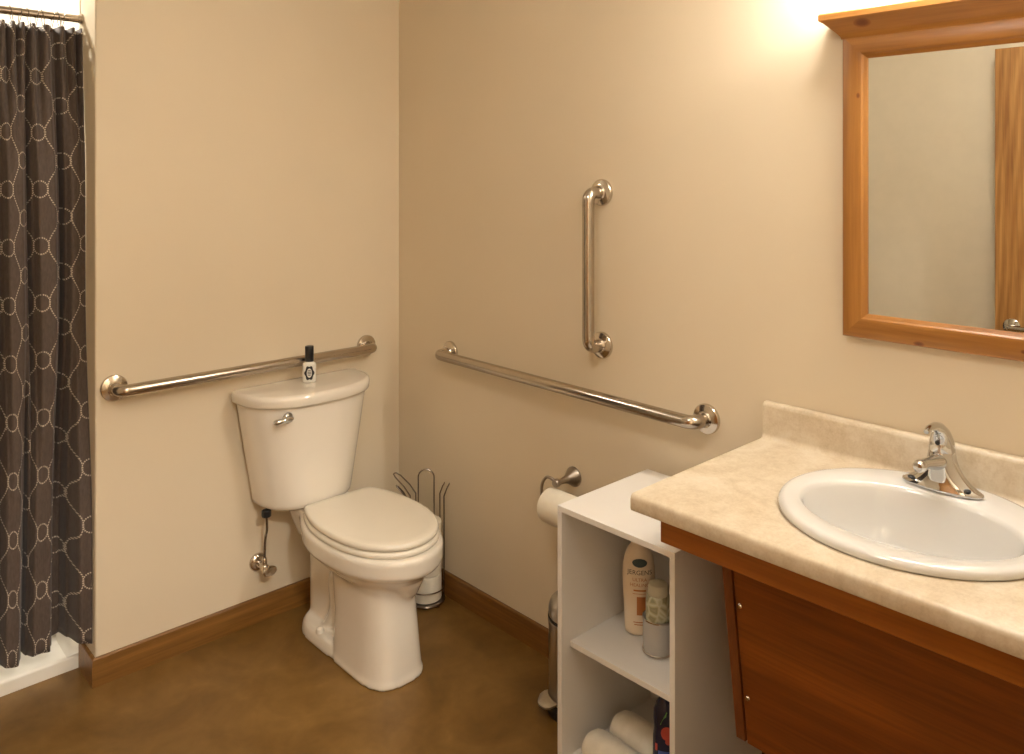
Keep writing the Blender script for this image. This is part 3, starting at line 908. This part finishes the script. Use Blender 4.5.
# sink
sk = thing('sink', 'white oval drop-in sink set in the beige countertop', 'sink', (SCX, SCY, .862))
def el(cx, cy, ax, ay, z, n=72): return [(cx+ax*math.cos(2*PI*k/n), cy+ay*math.sin(2*PI*k/n), z) for k in range(n)]
ICX, IAX, IAY = -.272, .141, .190
secs = [el(SCX-.012, SCY, SAX-.034, SAY-.026, .820), el(SCX-.010, SCY, SAX-.032, SAY-.024, .8622), el(SCX, SCY, SAX-.003, SAY-.003, .8622), el(SCX, SCY, SAX, SAY, .866), el(SCX, SCY, SAX-.001, SAY-.001, .873),
        el(SCX, SCY, SAX-.006, SAY-.006, .878), el(SCX, SCY, SAX-.014, SAY-.014, .8795)]
secs += [el((SCX+ICX)/2, SCY, (SAX+IAX)/2, (SAY+IAY)/2+.002, .8785), el(ICX, SCY, IAX+.006, IAY+.006, .8772), el(ICX, SCY, IAX+.001, IAY+.001, .8745), el(ICX, SCY, IAX-.003, IAY-.003, .866), el(ICX, SCY, IAX-.009, IAY-.010, .835),
         el(ICX, SCY, IAX-.017, IAY-.022, .800), el(ICX+.004, SCY, IAX-.034, IAY-.046, .765), el(ICX+.008, SCY, IAX-.064, IAY-.090, .743), el(ICX+.012, SCY, .028, .030, .735), el(ICX+.012, SCY, .0225, .0225, .733), el(ICX+.012, SCY, .0225, .0225, .70)]
outer_back = [el(ICX+.012, SCY, .034, .034, .70), el(ICX+.008, SCY, IAX-.06, IAY-.09, .733), el(ICX+.002, SCY, IAX-.02, IAY-.028, .785)]
obj('basin', loft(B(), secs+outer_back, closed_loop=True), M['sinkwhite'], sk, angle=70)
dr = obj('drain', lathe(B(), [(.0215, .705), (.0215, .734), (.027, .7365), (.027, .738), (.020, .7375), (.016, .735), (.001, .735)], (ICX+.012, SCY, 0), 'z', 32), M['chrome'], sk)

# faucet
fx, fy, fz = -.093, -1.984, .8790
fc = thing('faucet', 'chrome single lever faucet on the back rim of the sink', 'faucet', (fx, fy, fz))
def fe(ax, ay, z, cx=0): return [(fx+cx+ax*math.cos(2*PI*k/48), fy+ay*math.sin(2*PI*k/48), fz+z) for k in range(48)]
bm = loft(B(), [fe(.0285, .074, 0), fe(.030, .0755, .002), fe(.0295, .075, .006), fe(.027, .066, .011), fe(.0255, .053, .020), fe(.025, .041, .032), fe(.0245, .032, .046), fe(.0245, .0265, .060), fe(.0245, .0245, .072), fe(.0235, .0235, .076)])
obj('body', bm, M['chrome'], fc, angle=60)
pts = [(fx-.010, fy, fz+.058), (fx-.035, fy, fz+.060), (fx-.065, fy, fz+.066), (fx-.092, fy, fz+.071), (fx-.108, fy, fz+.072)]
bm = tube(B(), pts, [.017, .0145, .0115, .0105, .0105], 24)
sp_ = obj('spout', bm, M['chrome'], fc, angle=50)
obj('aerator', lathe(B(), [(.001, -.125), (.008, -.124), (.0112, -.119), (.0122, -.112), (.0122, -.106), (.0105, -.102)], (fx, fy, fz+.072), 'x', 24), M['chrome'], sp_)
pts = [(fx, fy, fz+.0745), (fx, fy, fz+.082), (fx-.002, fy, fz+.096), (fx-.008, fy, fz+.111), (fx-.020, fy, fz+.123), (fx-.040, fy, fz+.131), (fx-.068, fy, fz+.133), (fx-.083, fy, fz+.130)]
bm = tube(B(), pts, [.0235, .0240, .0220, .0180, .0130, .0088, .0064, .0046], 24)
hd = obj('lever_handle', bm, M['chrome'], fc, angle=70)
obj('index_button', lathe(B(), [(.0045, 0), (.0045, -.003), (.003, -.004)], (fx-.0225, fy, fz+.096), 'x', 14), M['black'], hd)
for s in (-1, 1):
    obj('bolt_cap', lathe(B(), [(.0065, .0), (.0065, .003), (.004, .0045)], (fx-.018, fy+s*.052, fz+.0125), 'z', 16), M['black'], fc)

# vanity cabinet: apron + sloped removable knee panel
va = thing('vanity_cabinet', 'red-brown wooden vanity base with sloped knee panel under countertop', 'vanity', (-.25, -2.05, .36))
obj('apron', box(B(), -.502, -.483, VY0, -1.604, .774, .8275), M['apron'], va, bevel=.0015)
def slope_x(z): return -.4365+(.734-z)*(.052/.354)
zt_, zb_ = .8275, .382
def slab_yz(y0, y1, z0, z1, off0, off1):
    vs = []
    bm = B()
    sec = [[(slope_x(z0)+off0, y, z0), (slope_x(z0)+off1, y, z0), (slope_x(z1)+off1, y, z1), (slope_x(z1)+off0, y, z1)] for y in (y0, y1)]
    return loft(bm, sec)
bm = B()
loft(bm, [[(slope_x(zt_), y, zt_), (slope_x(zb_), y, zb_), (-.016, y, zb_), (-.016, y, zt_)] for y in (-1.702, -1.722)])
obj('side_panel', bm, M['cherry_z'], va, bevel=.001)
kp = obj('knee_panel', slab_yz(VY0+.01, -1.7235, zb_-.004, .785, .004, .018), M['cherry'], va, bevel=.0015)
for z_ in (.668, .478):
    for y_ in (-1.733, -2.36):
        x_ = slope_x(z_)+.004
        obj('screw', lathe(B(), [(.0045, .001), (.0048, -.001), (.003, -.0028), (.0006, -.003)], (x_, y_, z_), 'x', 16), M['flange'], kp)
obj('back_or_shade_panel', box(B(), -.0165, -.004, VY0+.002, -1.66, .0, .8272), M['cherry'], va, smooth=False)  # added dark board standing in for the wall's shade below the knee panel
obj('rail', box(B(), -.48, -.015, -1.722, -1.70+.001, .80, .8272), M['cherry_z'], va, smooth=False)

# ------------------------------------------------------------------ mirror
MY0, MY1, MZ0, MZ1, FW, FT = -2.37, -1.750, 1.139, 1.812, .054, .026
mr = thing('wall_mirror', 'rectangular mirror in an orange pine frame with cornice above the sink', 'mirror', (0, (MY0+MY1)/2, MZ0))
def member(pts_out, pts_in):
    """frame member from mitred outlines; profile: back, outer side, front, inner lip"""
    a, b = pts_out; c, d_ = pts_in     # a->b outer edge, c->d inner edge (y,z)
    def lerp(p_, q, t): return (p_[0]+(q[0]-p_[0])*t, p_[1]+(q[1]-p_[1])*t)
    prof_ = [(0, -.0005), (0, -.021), (.05, -.0245), (.12, -.026), (.70, -.026), (.80, -.0245), (.86, -.020), (.92, -.0185), (1, -.016), (1, -.0005)]
    return loft(B(), [[(x, *lerp(a, c, t)) for t, x in prof_], [(x, *lerp(b, d_, t)) for t, x in prof_]])
o4 = [(MY0, MZ0), (MY1, MZ0), (MY1, MZ1), (MY0, MZ1)]
i4 = [(MY0+FW, MZ0+FW), (MY1-FW, MZ0+FW), (MY1-FW, MZ1-FW), (MY0+FW, MZ1-FW)]
for k, (nm_, mt_) in enumerate((('bottom_rail', 'pine_y'), ('stile', 'pine_z'), ('top_rail', 'pine_y'), ('stile', 'pine_z'))):
    j = (k+1) % 4
    obj(nm_, member((o4[k], o4[j]), (i4[k], i4[j])), M[mt_], mr, angle=25)
bm = B()
def rc(o_, xf, z): return [(-.0005, MY1+o_, z), (xf, MY1+o_, z), (xf, MY0-o_, z), (-.0005, MY0-o_, z)]
loft(bm, [rc(0, -.027, 1.804), rc(.002, -.028, 1.810), rc(.008, -.034, 1.818), rc(.018, -.046, 1.829), rc(.028, -.058, 1.840), rc(.034, -.064, 1.844), rc(.036, -.066, 1.846), rc(.036, -.066, 1.858), rc(.033, -.063, 1.861)])
obj('cornice', bm, M['pine_y'], mr, angle=30)
obj('mirror_glass', box(B(), -.0135, -.004, MY0+FW-.006, MY1-FW+.006, MZ0+FW-.006, MZ1-FW+.006), M['mirror'], mr, smooth=False)

# ------------------------------------------------------------------ lamps of the room
vl = thing('vanity_light', 'row of round bulbs on a bar above the mirror', 'light', (0, -2.0, 2.02))
obj('backplate', box(B(), -.03, -.0005, -2.36, -1.70, 1.975, 2.085), M['chrome'], vl, bevel=.006)
for k in range(4):
    y_ = -1.79-.16*k
    obj('socket', lathe(B(), [(.024, -.03), (.024, -.05), (.02, -.055)], (0, y_, 2.03), 'x', 20), M['chrome'], vl)
    obj('bulb', lathe(B(), [(.014, -.052), (.024, -.062), (.037, -.074), (.045, -.092), (.047, -.105), (.043, -.125), (.032, -.141), (.016, -.150), (.001, -.152)], (0, y_, 2.03), 'x', 24), M['bulb'], vl)
cl = thing('ceiling_light', 'flush round dome light on the bathroom ceiling', 'light', (-1.45, -1.75, HC))
obj('rim', lathe(B(), [(.17, HC-.0005), (.17, HC-.02), (.16, HC-.025), (.15, HC-.02)], (-1.45, -1.75, 0), 'z', 40), M['satin'], cl)
obj('diffuser', lathe(B(), [(.15, HC-.022), (.145, HC-.045), (.12, HC-.07), (.08, HC-.085), (.03, HC-.092), (.001, HC-.093)], (-1.45, -1.75, 0), 'z', 40), M['dome'], cl)
hl = thing('hall_light', 'flush round dome light on the hallway ceiling outside the doorway', 'light', (-1.55, -3.25, HC))
obj('rim', lathe(B(), [(.17, HC-.0005), (.17, HC-.02), (.16, HC-.025), (.15, HC-.02)], (-1.55, -3.25, 0), 'z', 40), M['satin'], hl)
obj('diffuser', lathe(B(), [(.15, HC-.022), (.145, HC-.045), (.12, HC-.07), (.08, HC-.085), (.03, HC-.092), (.001, HC-.093)], (-1.55, -3.25, 0), 'z', 40), M['halldome'], hl)
dl = thing('shower_light', 'round recessed light in the shower ceiling', 'light', (-1.60, .56, HC))
obj('trim_ring', lathe(B(), [(.085, HC-.0005), (.085, HC-.006), (.07, HC-.010), (.062, HC-.006)], (-1.60, .56, 0), 'z', 32), M['surround'], dl)
obj('lens', lathe(B(), [(.061, HC-.004), (.05, HC-.010), (.02, HC-.013), (.001, HC-.0135)], (-1.60, .56, 0), 'z', 32), M['downlight'], dl)

# ------------------------------------------------------------------ world, camera, view
w = bpy.data.worlds.new('world'); S.world = w; w.use_nodes = True
w.node_tree.nodes['Background'].inputs['Color'].default_value = (1, .86, .68, 1)
w.node_tree.nodes['Background'].inputs['Strength'].default_value = .5
cam = bpy.data.cameras.new('camera'); co = bpy.data.objects.new('camera', cam); C.objects.link(co)
theta = math.atan2(758, 811)
co.location = (-1.8128, -2.5762, 1.5)
co.rotation_euler = (PI/2, 0, -theta)
cam.sensor_width = 36; cam.lens = 811/1024*36
cam.shift_y = (175-377)/1024
cam.clip_start = .01
S.camera = co
S.view_settings.view_transform = 'Standard'; S.view_settings.look = 'None'
S.view_settings.gamma = 1; S.view_settings.use_curve_mapping = False
S.view_settings.exposure = .10
